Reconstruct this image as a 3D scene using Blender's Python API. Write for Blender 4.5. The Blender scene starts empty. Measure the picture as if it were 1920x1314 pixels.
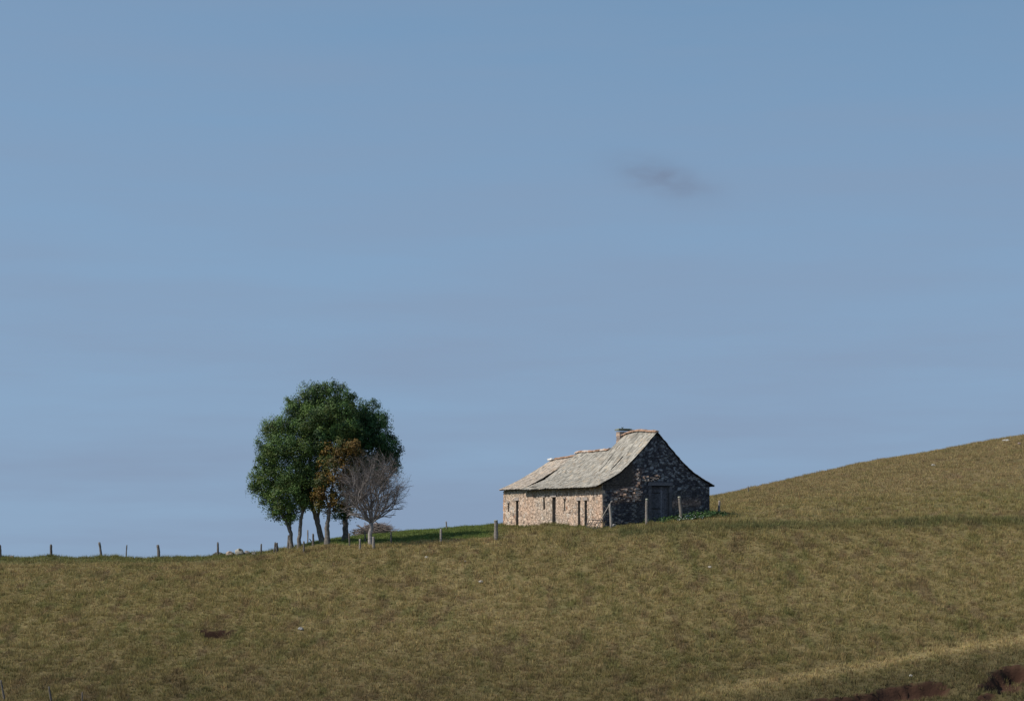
import bpy, math, random
import numpy as np
from mathutils import Vector, Matrix

random.seed(7)
rng = np.random.default_rng(11)
scene = bpy.context.scene
COL = scene.collection
F = 4050.0            # focal length in photo pixels (1920 wide)
HOR = 1000.0          # photo row of eye level
CX = 960.0

# ------------------------------------------------------------------ numeric helpers
def h2(ix, iy, seed):
    a = (np.asarray(ix).astype(np.int64) * 374761393 + np.asarray(iy).astype(np.int64) * 668265263 + int(seed) * 974711 + 12345) & 0xffffffff
    a = ((a ^ (a >> 13)) * 1274126177) & 0xffffffff
    a = ((a ^ (a >> 15)) * 2246822519) & 0xffffffff
    return ((a ^ (a >> 16)) & 0xffff) / 65535.0

def vnoise(x, y, seed=0):
    x = np.asarray(x, float); y = np.asarray(y, float)
    ix = np.floor(x); iy = np.floor(y)
    fx = x - ix; fy = y - iy
    fx = fx * fx * (3 - 2 * fx); fy = fy * fy * (3 - 2 * fy)
    a = h2(ix, iy, seed); b = h2(ix + 1, iy, seed); c = h2(ix, iy + 1, seed); d = h2(ix + 1, iy + 1, seed)
    return (a * (1 - fx) + b * fx) * (1 - fy) + (c * (1 - fx) + d * fx) * fy      # 0..1

def fbm(x, y, seed=0, oct=4):
    s = 0; a = 1; t = 0
    for k in range(oct):
        s = s + a * vnoise(np.asarray(x) * 2 ** k + 17.3 * k, np.asarray(y) * 2 ** k - 9.1 * k, seed + k)
        t += a; a *= 0.5
    return s / t

def sstep(a, b, x):
    t = np.clip((np.asarray(x, float) - a) / (b - a), 0, 1)
    return t * t * (3 - 2 * t)

def voro(x, y, seed=0):
    """jittered-grid voronoi: F1, F2, cell hash"""
    x = np.asarray(x, float); y = np.asarray(y, float)
    ix = np.floor(x); iy = np.floor(y)
    f1 = np.full(x.shape, 9.0); f2 = np.full(x.shape, 9.0); cid = np.zeros(x.shape)
    for dx in (-1, 0, 1):
        for dy in (-1, 0, 1):
            cx = ix + dx; cy = iy + dy
            px = cx + h2(cx, cy, seed); py = cy + h2(cx, cy, seed + 5)
            d = np.hypot(px - x, py - y); hsh = h2(cx, cy, seed + 9)
            closer = d < f1
            f2 = np.where(closer, f1, np.minimum(f2, d))
            cid = np.where(closer, hsh, cid); f1 = np.where(closer, d, f1)
    return f1, f2, cid

# ------------------------------------------------------------------ object helpers
def tag(o, label=None, cat=None, group=None, kind=None):
    if label: o['label'] = label
    if cat: o['category'] = cat
    if group: o['group'] = group
    if kind: o['kind'] = kind
    return o

def mesh_obj(name, verts, faces, mat, parent=None, cols=None, smooth=False, fcols=None):
    me = bpy.data.meshes.new(name)
    verts = np.asarray(verts, np.float32)
    if isinstance(faces, np.ndarray):
        nf, k = faces.shape
        me.vertices.add(len(verts)); me.vertices.foreach_set('co', verts.ravel())
        me.loops.add(nf * k); me.loops.foreach_set('vertex_index', faces.astype(np.int32).ravel())
        me.polygons.add(nf); me.polygons.foreach_set('loop_start', np.arange(nf, dtype=np.int32) * k)
        me.update(calc_edges=True)
    else:
        me.from_pydata(verts.tolist(), [], faces); me.update()
    if cols is not None:
        a = me.color_attributes.new('Col', 'FLOAT_COLOR', 'POINT')
        c = np.ones((len(verts), 4), np.float32); c[:, :3] = cols
        a.data.foreach_set('color', c.ravel())
    me.materials.append(mat)
    me.polygons.foreach_set('use_smooth', [smooth] * len(me.polygons))
    me.validate()
    o = bpy.data.objects.new(name, me); COL.objects.link(o)
    if parent is not None: o.parent = parent
    return o

def empty(name, loc, rz=0):
    o = bpy.data.objects.new(name, None); COL.objects.link(o)
    o.location = loc; o.rotation_euler = (0, 0, rz); o.empty_display_size = 0.3
    return o

class MB:
    """collects tubes / boxes into one mesh"""
    def __init__(s): s.v = []; s.f = []; s.c = []
    def add(s, vs, fs, col=(1, 1, 1)):
        b = len(s.v); s.v += [tuple(p) for p in vs]; s.f += [tuple(i + b for i in f) for f in fs]
        s.c += [col] * len(vs)
    def tube(s, pts, rad, n=7, col=(1, 1, 1), wob=0.0):
        pts = [Vector(p) for p in pts]; vs = []; fs = []
        up = Vector((0.31, 0.17, 0.93))
        for i, p in enumerate(pts):
            t = (pts[min(i + 1, len(pts) - 1)] - pts[max(i - 1, 0)])
            if t.length < 1e-6: t = Vector((0, 0, 1))
            t.normalize()
            a = t.cross(Vector((1, 0.2, 0)) if abs(t.z) > .7 else up).normalized(); b = t.cross(a)
            r = rad[i] if hasattr(rad, '__len__') else rad
            for k in range(n):
                an = 2 * math.pi * k / n
                rr = r * (1 + wob * (random.random() - .5) * 2)
                vs.append(p + (a * math.cos(an) + b * math.sin(an)) * rr)
        m = len(pts)
        for i in range(m - 1):
            for k in range(n):
                fs.append((i * n + k, i * n + (k + 1) % n, (i + 1) * n + (k + 1) % n, (i + 1) * n + k))
        fs.append(tuple(range(n - 1, -1, -1))); fs.append(tuple((m - 1) * n + k for k in range(n)))
        s.add(vs, fs, col)
    def box(s, c, d, col=(1, 1, 1), jit=0.0):
        vs = []
        for x in (-1, 1):
            for y in (-1, 1):
                for z in (-1, 1):
                    vs.append([c[0] + x * d[0] / 2 + random.uniform(-jit, jit), c[1] + y * d[1] / 2 + random.uniform(-jit, jit), c[2] + z * d[2] / 2 + random.uniform(-jit, jit)])
        s.add(vs, [(0, 1, 3, 2), (4, 6, 7, 5), (0, 4, 5, 1), (2, 3, 7, 6), (0, 2, 6, 4), (1, 5, 7, 3)], col)
    def turn(s, n, c, ang):
        """yaw the last n vertices about the point c"""
        ca_, sa_ = math.cos(ang), math.sin(ang)
        for i in range(len(s.v) - n, len(s.v)):
            x, y, z = s.v[i]; x -= c[0]; y -= c[1]
            s.v[i] = (c[0] + x * ca_ - y * sa_, c[1] + x * sa_ + y * ca_, z)
    def build(s, name, mat, parent=None, smooth=False):
        return mesh_obj(name, np.array(s.v), s.f, mat, parent, np.array(s.c), smooth)

# ------------------------------------------------------------------ materials
def mat_attr(name, noise_scale=8, noise_amt=0.5, bump=0.3, bump_scale=30, rough=0.95, bdist=0.03, detail=6, spec=0.15, transl=0.0):
    m = bpy.data.materials.new(name); m.use_nodes = True
    nt = m.node_tree; N = nt.nodes; L = nt.links
    p = N['Principled BSDF']; p.inputs['Roughness'].default_value = rough
    p.inputs['Specular IOR Level'].default_value = spec
    at = N.new('ShaderNodeAttribute'); at.attribute_name = 'Col'
    tc = N.new('ShaderNodeTexCoord')
    nz = N.new('ShaderNodeTexNoise'); nz.inputs['Scale'].default_value = noise_scale; nz.inputs['Detail'].default_value = detail
    L.new(tc.outputs['Object'], nz.inputs['Vector'])
    mr = N.new('ShaderNodeMapRange'); mr.inputs[1].default_value = 0.3; mr.inputs[2].default_value = 0.7
    mr.inputs[3].default_value = 1 - noise_amt; mr.inputs[4].default_value = 1 + noise_amt
    L.new(nz.outputs[0], mr.inputs[0])
    mx = N.new('ShaderNodeMix'); mx.data_type = 'RGBA'; mx.blend_type = 'MULTIPLY'; mx.inputs[0].default_value = 1
    L.new(at.outputs['Color'], mx.inputs[6]); L.new(mr.outputs[0], mx.inputs[7])
    L.new(mx.outputs[2], p.inputs['Base Color'])
    if bump > 0:
        n2 = N.new('ShaderNodeTexNoise'); n2.inputs['Scale'].default_value = bump_scale; n2.inputs['Detail'].default_value = 4
        L.new(tc.outputs['Object'], n2.inputs['Vector'])
        bp = N.new('ShaderNodeBump'); bp.inputs['Strength'].default_value = bump; bp.inputs['Distance'].default_value = bdist
        L.new(n2.outputs[0], bp.inputs['Height']); L.new(bp.outputs[0], p.inputs['Normal'])
    if transl > 0:
        tr = N.new('ShaderNodeBsdfTranslucent'); L.new(mx.outputs[2], tr.inputs['Color'])
        ms = N.new('ShaderNodeMixShader'); ms.inputs[0].default_value = transl
        L.new(p.outputs[0], ms.inputs[1]); L.new(tr.outputs[0], ms.inputs[2])
        L.new(ms.outputs[0], N['Material Output'].inputs['Surface'])
    return m

M_ground = mat_attr('ground_turf', 1.1, 0.18, 0.5, 9, bdist=0.08)
M_grass = mat_attr('grass_blades', 0.9, 0.1, 0, transl=0.25)
M_stone = mat_attr('rubble_stone', 7, 0.3, 0.5, 22)
M_roof = mat_attr('stone_slates', 9, 0.16, 0.4, 30)
M_tile = mat_attr('terracotta', 6, 0.3, 0.3, 30)
M_wood = mat_attr('weathered_wood', 9, 0.35, 0.4, 40)
M_bark = mat_attr('bark', 6, 0.45, 0.6, 22)
M_leaf = mat_attr('leaves', 1.0, 0.4, 0, rough=0.55, spec=0.3, transl=0.2)
M_rock = mat_attr('field_stone', 5, 0.3, 0.6, 14)
M_metal = mat_attr('rusty_tube', 20, 0.3, 0.1, 40, rough=0.6, spec=0.4)
M_dark = mat_attr('dark_planks', 9, 0.4, 0.3, 40)

# ------------------------------------------------------------------ terrain
# photo rows of the ground at chosen depths, column by column
TAB = {
 -500: [(112, 1322), (125, 1222), (138, 1128), (148, 1072), (157, 1050), (166, 1060), (180, 1095), (210, 1135), (260, 1175)],
 0:    [(112, 1314), (125, 1213), (138, 1117), (148, 1062), (157, 1046), (166, 1057), (180, 1090), (210, 1125), (260, 1165)],
 430:  [(112, 1314), (125, 1213), (138, 1115), (148, 1060), (157, 1044.5), (166, 1054), (180, 1084), (210, 1120), (260, 1160)],
 520:  [(112, 1314), (125, 1212), (138, 1108), (146, 1053), (153, 1034), (162, 1040), (176, 1062), (210, 1110), (260, 1150)],
 600:  [(112, 1314), (125, 1210), (138, 1102), (146, 1035), (152, 1016), (161, 1012), (172, 1016), (190, 1035), (210, 1060), (260, 1130)],
 740:  [(112, 1314), (125, 1207), (138, 1096), (146, 1030), (152, 1015), (162, 1003), (172, 998), (186, 1004), (210, 1030), (260, 1090)],
 930:  [(112, 1314), (125, 1202), (138, 1088), (146, 1023), (151, 1005), (160, 994), (171, 986), (184, 989), (205, 1002), (260, 1060)],
 1130: [(112, 1314), (125, 1200), (138, 1080), (146, 1004), (149, 991), (152, 986), (160, 978), (172, 968), (190, 960), (210, 960), (260, 1010)],
 1330: [(112, 1314), (125, 1197), (138, 1070), (146, 991), (149, 978), (155, 963), (165, 952), (185, 938), (205, 934), (260, 975)],
 1600: [(112, 1312), (125, 1192), (138, 1066), (146, 998), (150, 974), (160, 941), (175, 908), (190, 884), (206, 872), (230, 878), (260, 905)],
 1920: [(112, 1308), (125, 1184), (138, 1062), (146, 996), (150, 968), (160, 928), (175, 884), (190, 848), (206, 824), (218, 816), (240, 826), (260, 840)],
 2450: [(112, 1296), (125, 1168), (138, 1044), (146, 975), (150, 944), (160, 896), (175, 840), (190, 790), (206, 752), (225, 726), (240, 726), (260, 745)],
}
YG = np.arange(100, 261, 1.0)
UG = np.array(sorted(TAB))
def gsm(a, s):
    k = np.arange(-int(3 * s), int(3 * s) + 1); w = np.exp(-k * k / (2 * s * s)); w /= w.sum()
    p = np.pad(a, len(k) // 2, mode='reflect', reflect_type='odd'); return np.convolve(p, w, 'valid')
ZT = []
for u in UG:
    ys = np.array([p[0] for p in TAB[u]], float); rs = np.array([p[1] for p in TAB[u]], float)
    z = (HOR - rs) / F * ys
    sl = (z[1] - z[0]) / (ys[1] - ys[0])
    zz = np.interp(YG, ys, z); zz = np.where(YG < 112, z[0] + sl * 0.8 * (YG - 112), zz)
    ZT.append(gsm(zz, 2.2))
ZT = np.array(ZT)
UF = np.arange(UG[0], UG[-1] + 1, 10.0)
ZF = np.array([np.interp(UF, UG, ZT[:, j]) for j in range(ZT.shape[1])]).T
ZF = np.array([gsm(ZF[:, j], 4.0) for j in range(ZF.shape[1])]).T      # (u, y)

def seg_dist(x, y, pts):
    """signed-side distance to a polyline, plus parameter 0..1; positive side = right of travel"""
    best = np.full(np.shape(x), 1e9); side = np.zeros(np.shape(x)); par = np.zeros(np.shape(x))
    n = len(pts) - 1
    for i in range(n):
        ax, ay = pts[i]; bx, by = pts[i + 1]
        dx, dy = bx - ax, by - ay; L2 = dx * dx + dy * dy
        t = np.clip(((x - ax) * dx + (y - ay) * dy) / L2, 0, 1)
        d = np.hypot(x - ax - t * dx, y - ay - t * dy)
        s = np.sign((x - ax) * dy - (y - ay) * dx)
        m = d < best
        best = np.where(m, d, best); side = np.where(m, s, side); par = np.where(m, (i + t) / n, par)
    return best * side, par

def base_z(x, y):
    x = np.asarray(x, float); y = np.asarray(y, float)
    yy = np.clip(y, 100, 260)
    u = np.clip(CX + F * x / np.maximum(yy, 1), UF[0], UF[-1])
    fu = (u - UF[0]) / 10.0; iu = np.clip(fu.astype(int), 0, len(UF) - 2); fu = fu - iu
    fy = (yy - 100); iy = np.clip(fy.astype(int), 0, len(YG) - 2); fy = fy - iy
    z = (ZF[iu, iy] * (1 - fy) + ZF[iu, iy + 1] * fy) * (1 - fu) + (ZF[iu + 1, iy] * (1 - fy) + ZF[iu + 1, iy + 1] * fy) * fu
    near = np.interp(y, [-60, 0, 10, 40, 75, 100], [-1.4, -1.75, -2.6, -8, -13, 0])
    w = sstep(75, 100, y)
    z = np.where(y < 100, np.where(y < 75, near, -13 * (1 - w) + z * w), z)
    far = np.interp(y, [260, 350, 600, 1200, 3500], [0, -14, -26, -36, -62])
    wf = sstep(260, 420, y)
    z = np.where(y > 260, z * (1 - wf) + far * wf, z)
    return z

SCARS = []   # filled below: (polyline, step height, apron)
def scar_field(x, y):
    """(height change, soil mask)"""
    dz = np.zeros(np.shape(x)); soil = np.zeros(np.shape(x))
    for pts, hgt, apron, flip in SCARS:
        d, t = seg_dist(x, y, pts); d = d * flip
        d = d + 0.8 * (fbm(x * 1.1, y * 1.1, 31, 3) - .5) + .2 * (vnoise(x * 4, y * 4, 8) - .5)
        env = sstep(0, .12, t) * (1 - sstep(.88, 1, t)) if apron < 5 else 1
        env = env * (.75 + .4 * fbm(x * .55, y * .55, 12, 2))
        prof = np.where(d < 0, 0, -hgt * sstep(0, .4, d) * (1 - sstep(.6, 3.4, d)))
        dz = dz + prof * env
        s = sstep(-.05, .06, d) * (1 - sstep(apron * .55, apron * 1.1, d + .5 * (fbm(x * 2, y * 2, 41, 3) - .5))) * (env > .22)
        soil = np.maximum(soil, s); dz = dz + s * (.3 * (fbm(x * 2.6, y * 2.6, 47, 3) - .5))
    return dz, soil

def ground_z(x, y, scar=True):
    x = np.asarray(x, float); y = np.asarray(y, float)
    z = base_z(x, y)
    det = sstep(95, 110, y) * (1 - sstep(235, 300, y))
    n = 0.34 * (fbm(x / 7.0, y / 7.0, 3, 3) - .5) + 0.13 * (fbm(x / 1.6, y / 1.6, 5, 2) - .5) + 0.08 * (vnoise(x * 2.2, y * 2.2, 6) - .5)
    # calmer under the house and the trees
    z = z + n * det
    for (u, yy, a, wx, wy) in ((96, 157, .22, 1.0, 2.5), (205, 157, .2, 1.6, 2.5), (300, 157, .1, .8, 2), (0, 157, .1, 1, 2), (1025, 156.8, .34, 1.5, 1.6), (430, 156, .15, 1.6, 2)):
        z = z + a * np.exp(-((x - (u - CX) / F * yy) / wx) ** 2 - ((y - yy) / wy) ** 2)
    if scar and SCARS:
        z = z + scar_field(x, y)[0]
    return z

def hit(u, row, y0=104, y1=235):
    """first point of the ground seen through photo pixel (u,row); falls back to the crest"""
    ys = np.arange(y0, y1, .1); xs = (u - CX) / F * ys
    r = HOR - F * ground_z(xs, ys) / ys
    k = np.nonzero(r <= row)[0]
    i = k[0] if len(k) else int(np.argmin(r[:560]))
    return Vector((xs[i], ys[i], float(ground_z(xs[i], ys[i]))))

def line(pix, ):
    return [tuple(hit(u, r)[:2]) for u, r in pix]
_sc = [
 (line([(1500, 1318), (1600, 1303), (1665, 1290), (1720, 1279), (1775, 1276)]), .7, 1.0, 1),
 (line([(1825, 1296), (1850, 1270), (1875, 1252), (1905, 1246), (1960, 1250)]), .95, 1.9, 1),
 (line([(368, 1182), (395, 1180), (420, 1180), (446, 1181)]), .55, .65, 1),
 (line([(1805, 1312), (1840, 1302), (1860, 1297)]), .3, .5, 1),
]
SCARS += _sc
DRY_BAND = line([(1250, 1312), (1400, 1285), (1560, 1258), (1700, 1235), (1830, 1210), (1990, 1190)])
GREEN_STRIP = line([(1180, 1000), (1330, 988), (1500, 984), (1650, 981), (1800, 977), (1990, 972)])
ENC = line([(560, 1030), (640, 1024), (740, 1021), (830, 1014), (930, 1008)])     # front edge of the green enclosure

# ------------------------------------------------------------------ turf colours
TAN = np.array([.40, .305, .14]); OLV = np.array([.268, .218, .083]); GRN = np.array([.13, .15, .045]); DGR = np.array([.085, .112, .045]); BRN = np.array([.21, .142, .075])
SOIL = np.array([.056, .028, .0175])
def turf_color(x, y):
    x = np.asarray(x, float); y = np.asarray(y, float)
    n1 = fbm(x / 9.0, y / 8.0, 21, 4); n2 = fbm(x / .32, y / 1.0, 22, 2); n3 = fbm(x / .9 + 50, y / 3.0, 23, 3)
    t = .05 + .8 * sstep(.27, .73, .4 * n1 + .6 * n2)[..., None]
    c = OLV * (1 - t) + TAN * t
    g = sstep(.58, .76, n3)[..., None] * .42; c = c * (1 - g) + GRN * g
    b = sstep(.6, .76, fbm(x / .8, y / 2.2, 27, 3))[..., None] * .6; c = c * (1 - b) + BRN * b
    u = CX + F * x / np.maximum(y, 1)
    row = y
    # greener along the left skyline
    k = (sstep(149, 153.5, y + 2 * (n2 - .5)) * (1 - sstep(480, 600, u)))[..., None] * .7; c = c * (1 - k) + GRN * k * 1.0
    # dark green strip right of the house
    d, _ = seg_dist(x, y, GREEN_STRIP)
    k = (np.exp(-(d / 1.5) ** 2) * sstep(-1, 1, x - 7) * (.35 + .9 * n2))[..., None]; k = np.clip(k * .62 * (.5 + fbm(x / 1.7, y / 1.2, 29, 2))[..., None], 0, .85); c = c * (1 - k) + DGR * k
    # lush green enclosure behind the front fence (beyond the ENC line, left of the house)
    d, tt = seg_dist(x, y, ENC)
    k = (sstep(.0, 1.2, -d + 1.2 * (n2 - .5)) * sstep(530, 590, u) * (1 - sstep(900, 960, u - (y - 150) * .2)) * sstep(140, 146, y))[..., None]; c = c * (1 - k) + np.array([.16, .20, .056]) * k
    # fresh grass at the foot of the house
    hx = np.array([6.3, 150.0]); px = x - hx[0]; py = y - hx[1]
    ca, sa = math.cos(math.radians(19)), math.sin(math.radians(19))
    g_ = px * ca + py * sa; s_ = -px * sa + py * ca
    dist = np.maximum(np.maximum(-g_, g_ - 8.1), np.maximum(-s_, s_ - 21.3))
    k = (np.exp(-np.clip(dist, 0, 99) / 1.6) * .9)[..., None]; c = c * (1 - k) + GRN * .95 * k
    # dry band and the duller ground below it
    d, tt = seg_dist(x, y, DRY_BAND)
    k = (np.exp(-((d + .4 * (n2 - .5)) / .75) ** 2) * sstep(.0, .3, tt + .1))[..., None] * .75; c = c * (1 - k) + TAN * 1.6 * k
    k = (sstep(.5, 2.5, d) * sstep(0, .2, tt))[..., None] * .55; c = c * (1 - k) + np.array([.16, .138, .062]) * k
    # hill on the right slightly browner, foreground slightly darker
    k = (sstep(158, 175, y) * sstep(1300, 1450, u))[..., None] * .5; c = c * (1 - k) + np.array([.34, .25, .125]) * k
    k = (1 - sstep(112, 134, y))[..., None] * .3; c = c * (1 - k)
    return c

# ------------------------------------------------------------------ ground sheet
def build_ground():
    us = np.concatenate([np.arange(-6000, -440, 300), np.arange(-440, -160, 14.0), np.arange(-160, 2090, 7.0), np.arange(2090, 2440, 14.0), np.arange(2440, 8000, 300)])
    ys = np.concatenate([np.arange(-60, 100, 8.0), np.arange(100, 108, .4), np.arange(108, 119, .1), np.arange(119, 126, .3), np.arange(126, 131, .12), np.arange(131, 160, .3), np.arange(160, 232, .5), np.arange(232, 300, 4.0), np.geomspace(300, 3500, 24)])
    U, Y = np.meshgrid(us, ys, indexing='ij')
    X = np.maximum(Y, 60) * (U - CX) / F
    Z = ground_z(X, Y)
    c = turf_color(X.ravel(), Y.ravel()) * .5
    soil = scar_field(X.ravel(), Y.ravel())[1][:, None]
    c = c * (1 - soil) + SOIL * np.where(Y.ravel() > 122, .5, 1.0)[:, None] * (.6 + .8 * fbm(X.ravel() * 2.2, Y.ravel() * 2.2, 45, 3))[:, None] * soil  # left scar: darker peat colour also stands for shade on its steep face
    nu, ny = U.shape
    idx = np.arange(nu * ny).reshape(nu, ny)
    f = np.stack([idx[:-1, :-1].ravel(), idx[1:, :-1].ravel(), idx[1:, 1:].ravel(), idx[:-1, 1:].ravel()], 1)
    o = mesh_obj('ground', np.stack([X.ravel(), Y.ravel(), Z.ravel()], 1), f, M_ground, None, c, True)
    tag(o, kind='structure')
build_ground()

CA, SA = math.cos(math.radians(19)), math.sin(math.radians(19))
HX, HY, HZ = 6.3, 150.0, 0.3
W, LEN = 8.1, 21.3
def house_local(x, y):
    px = x - HX; py = y - HY
    return px * CA + py * SA, -px * SA + py * CA

# ------------------------------------------------------------------ grass
def blades(P, N_per, hgt, wid, col, lean=.55, coljit=.22):
    n = len(P)
    P = np.repeat(P, N_per, 0); hgt = np.repeat(hgt, N_per) * rng.uniform(.55, 1.15, n * N_per); wid = np.repeat(wid, N_per)
    col = np.repeat(col, N_per, 0) * rng.uniform(1 - coljit, 1 + coljit, (n * N_per, 1))
    m = n * N_per
    spread = rng.normal(0, .075, (m, 2)) * (hgt[:, None] / .25)
    a = rng.uniform(0, 2 * np.pi, m); ln = rng.uniform(.1, lean, m) * hgt
    base = P.copy(); base[:, :2] += spread; base[:, 2] -= .03
    tip = base.copy(); tip[:, 0] += np.cos(a) * ln + spread[:, 0] * .8; tip[:, 1] += np.sin(a) * ln + spread[:, 1] * .8; tip[:, 2] += hgt
    b = rng.uniform(0, np.pi, m); off = np.stack([np.cos(b), np.sin(b), np.zeros(m)], 1) * wid[:, None] * .5
    V = np.stack([base - off, base + off, tip], 1).reshape(-1, 3)
    C = np.stack([col * .72, col * .72, col * 1.12], 1).reshape(-1, 3)
    return V, C

def scatter(n, ylo, yhi, ulo=-110, uhi=2040):
    y = rng.uniform(ylo ** 2, yhi ** 2, n) ** .5
    u = rng.uniform(ulo, uhi, n)
    x = (u - CX) / F * y
    g, s = house_local(x, y)
    ok = ~((g > -.02) & (g < W + .02) & (s > -.05) & (s < LEN + .05))
    soil = scar_field(x, y)[1]
    ok &= (fbm(x / .3, y / .55, 66, 2) > .33) | (rng.random(len(x)) < .4)
    ok &= (soil < .35) | ((rng.random(n) < .45) & (fbm(x * 1.3, y * 1.3, 49, 2) > .5)) | (rng.random(n) < .04)
    return x[ok], y[ok]

# crest depth per column so blades are not wasted far behind the skyline
def in_green(x, y):
    u = CX + F * x / y
    d, _ = seg_dist(x, y, ENC)
    return (d < -.4) & (u > 560) & (u < 930 + (y - 150) * .2) & (y > 141)

def build_grass():
    xs, ys = [], []
    for n, a, b in ((135000, 107, 150), (54000, 150, 178)):
        x, y = scatter(n, a, b); xs.append(x); ys.append(y)
    x, y = scatter(46000, 178, 226, 1250, 2040); xs.append(x); ys.append(y)
    for n, a, b, u0, u1 in ((20000, 107, 178, -430, -110), (26000, 107, 226, 2040, 2420)):
        x, y = scatter(n, a, b, u0, u1); xs.append(x); ys.append(y)
    x = np.concatenate(xs); y = np.concatenate(ys)
    z = ground_z(x, y)
    c = turf_color(x, y)
    n2 = fbm(x / .4, y / .9, 61, 2)
    h = .13 + .15 * sstep(.35, .75, n2) + .06 * rng.random(len(x))
    dz, soil = scar_field(x, y)
    d, _ = seg_dist(x, y, GREEN_STRIP); h = h + .12 * np.exp(-(d / 1.2) ** 2)
    gr = in_green(x, y)
    c = c * rng.uniform(.66, 1.36, (len(x), 1)) * (1 + rng.normal(0, .05, (len(x), 3)))
    P = np.stack([x, y, z], 1)
    wid = np.full(len(x), .035)
    V, C = blades(P[~gr], 6, h[~gr], wid[~gr], c[~gr])
    o = mesh_obj('pasture_grass', V, np.arange(len(V)).reshape(-1, 3), M_grass, None, C)
    tag(o, 'short dry olive and straw coloured grass covering the open pasture', 'grass', kind='stuff')
    V, C = blades(P[gr], 8, h[gr] * .85, wid[gr], c[gr])
    o = mesh_obj('green_grass', V, np.arange(len(V)).reshape(-1, 3), M_grass, None, C)
    tag(o, 'lush dark green grass under the trees behind the small fence posts', 'grass', kind='stuff')
build_grass()

# ------------------------------------------------------------------ stone barn
ZR_S = [0, 1.5, 3, 5, 6.0, 7.3, 8.4, 9.2, 12, 15.0, 15.8, 16.3, 18, 21.3]
ZR_Z = [7.10, 7.22, 7.30, 7.26, 7.13, 6.72, 6.36, 6.18, 6.16, 6.20, 6.16, 5.98, 5.90, 5.84]
PO = np.array([0, 1, 2, 2.75, 3.5, 4.4, 4.8]); PZ = np.array([7.1, 6.0, 5.0, 4.32, 3.85, 3.36, 3.18])
SPLIT = 15.9; OV = .57; OMAX = W / 2 + OV
def roofz(o, s, far=False):
    o = np.abs(np.asarray(o, float)); s = np.asarray(s, float)
    zr = np.interp(s, ZR_S, ZR_Z); ze = 3.34 + .10 * s / LEN
    if far:
        zf = np.interp(s, [15, 16.3, 18, 21.8], [6.0, 5.98, 5.9, 5.83])
        pf = np.interp(o, PO, PZ)
        return .5 * (ze + (pf - 3.36) * (zf - ze) / (7.1 - 3.36)) + .5 * (zf + (ze - .12 - zf) * o / OMAX)
    p = np.interp(o, PO, PZ) ; p = p + .03 * np.sin(o * 2)
    z = ze + (p - 3.36) * (zr - ze) / (7.1 - 3.36)
    sag = -.10 * np.sin(np.pi * np.clip((s - 1) / 9, 0, 1)) * np.sin(np.pi * o / OMAX) - .05 * np.exp(-((s - 14.5) / 2.2) ** 2) * np.sin(np.pi * np.clip(o / OMAX, 0, 1))
    return z + sag + .035 * (vnoise(s * .8, o * .8, 71) - .5) * 2 + .02 * (vnoise(s * 2.3, o * 2, 73) - .5)
def roofz_any(o, s):
    return np.where(np.asarray(s) > SPLIT, roofz(o, s, True), roofz(o, s))

house = empty('stone_barn', (HX, HY, HZ), math.radians(19))
tag(house, 'old rubble stone barn with sagging stone slate roof on the grassy slope', 'barn')

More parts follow.
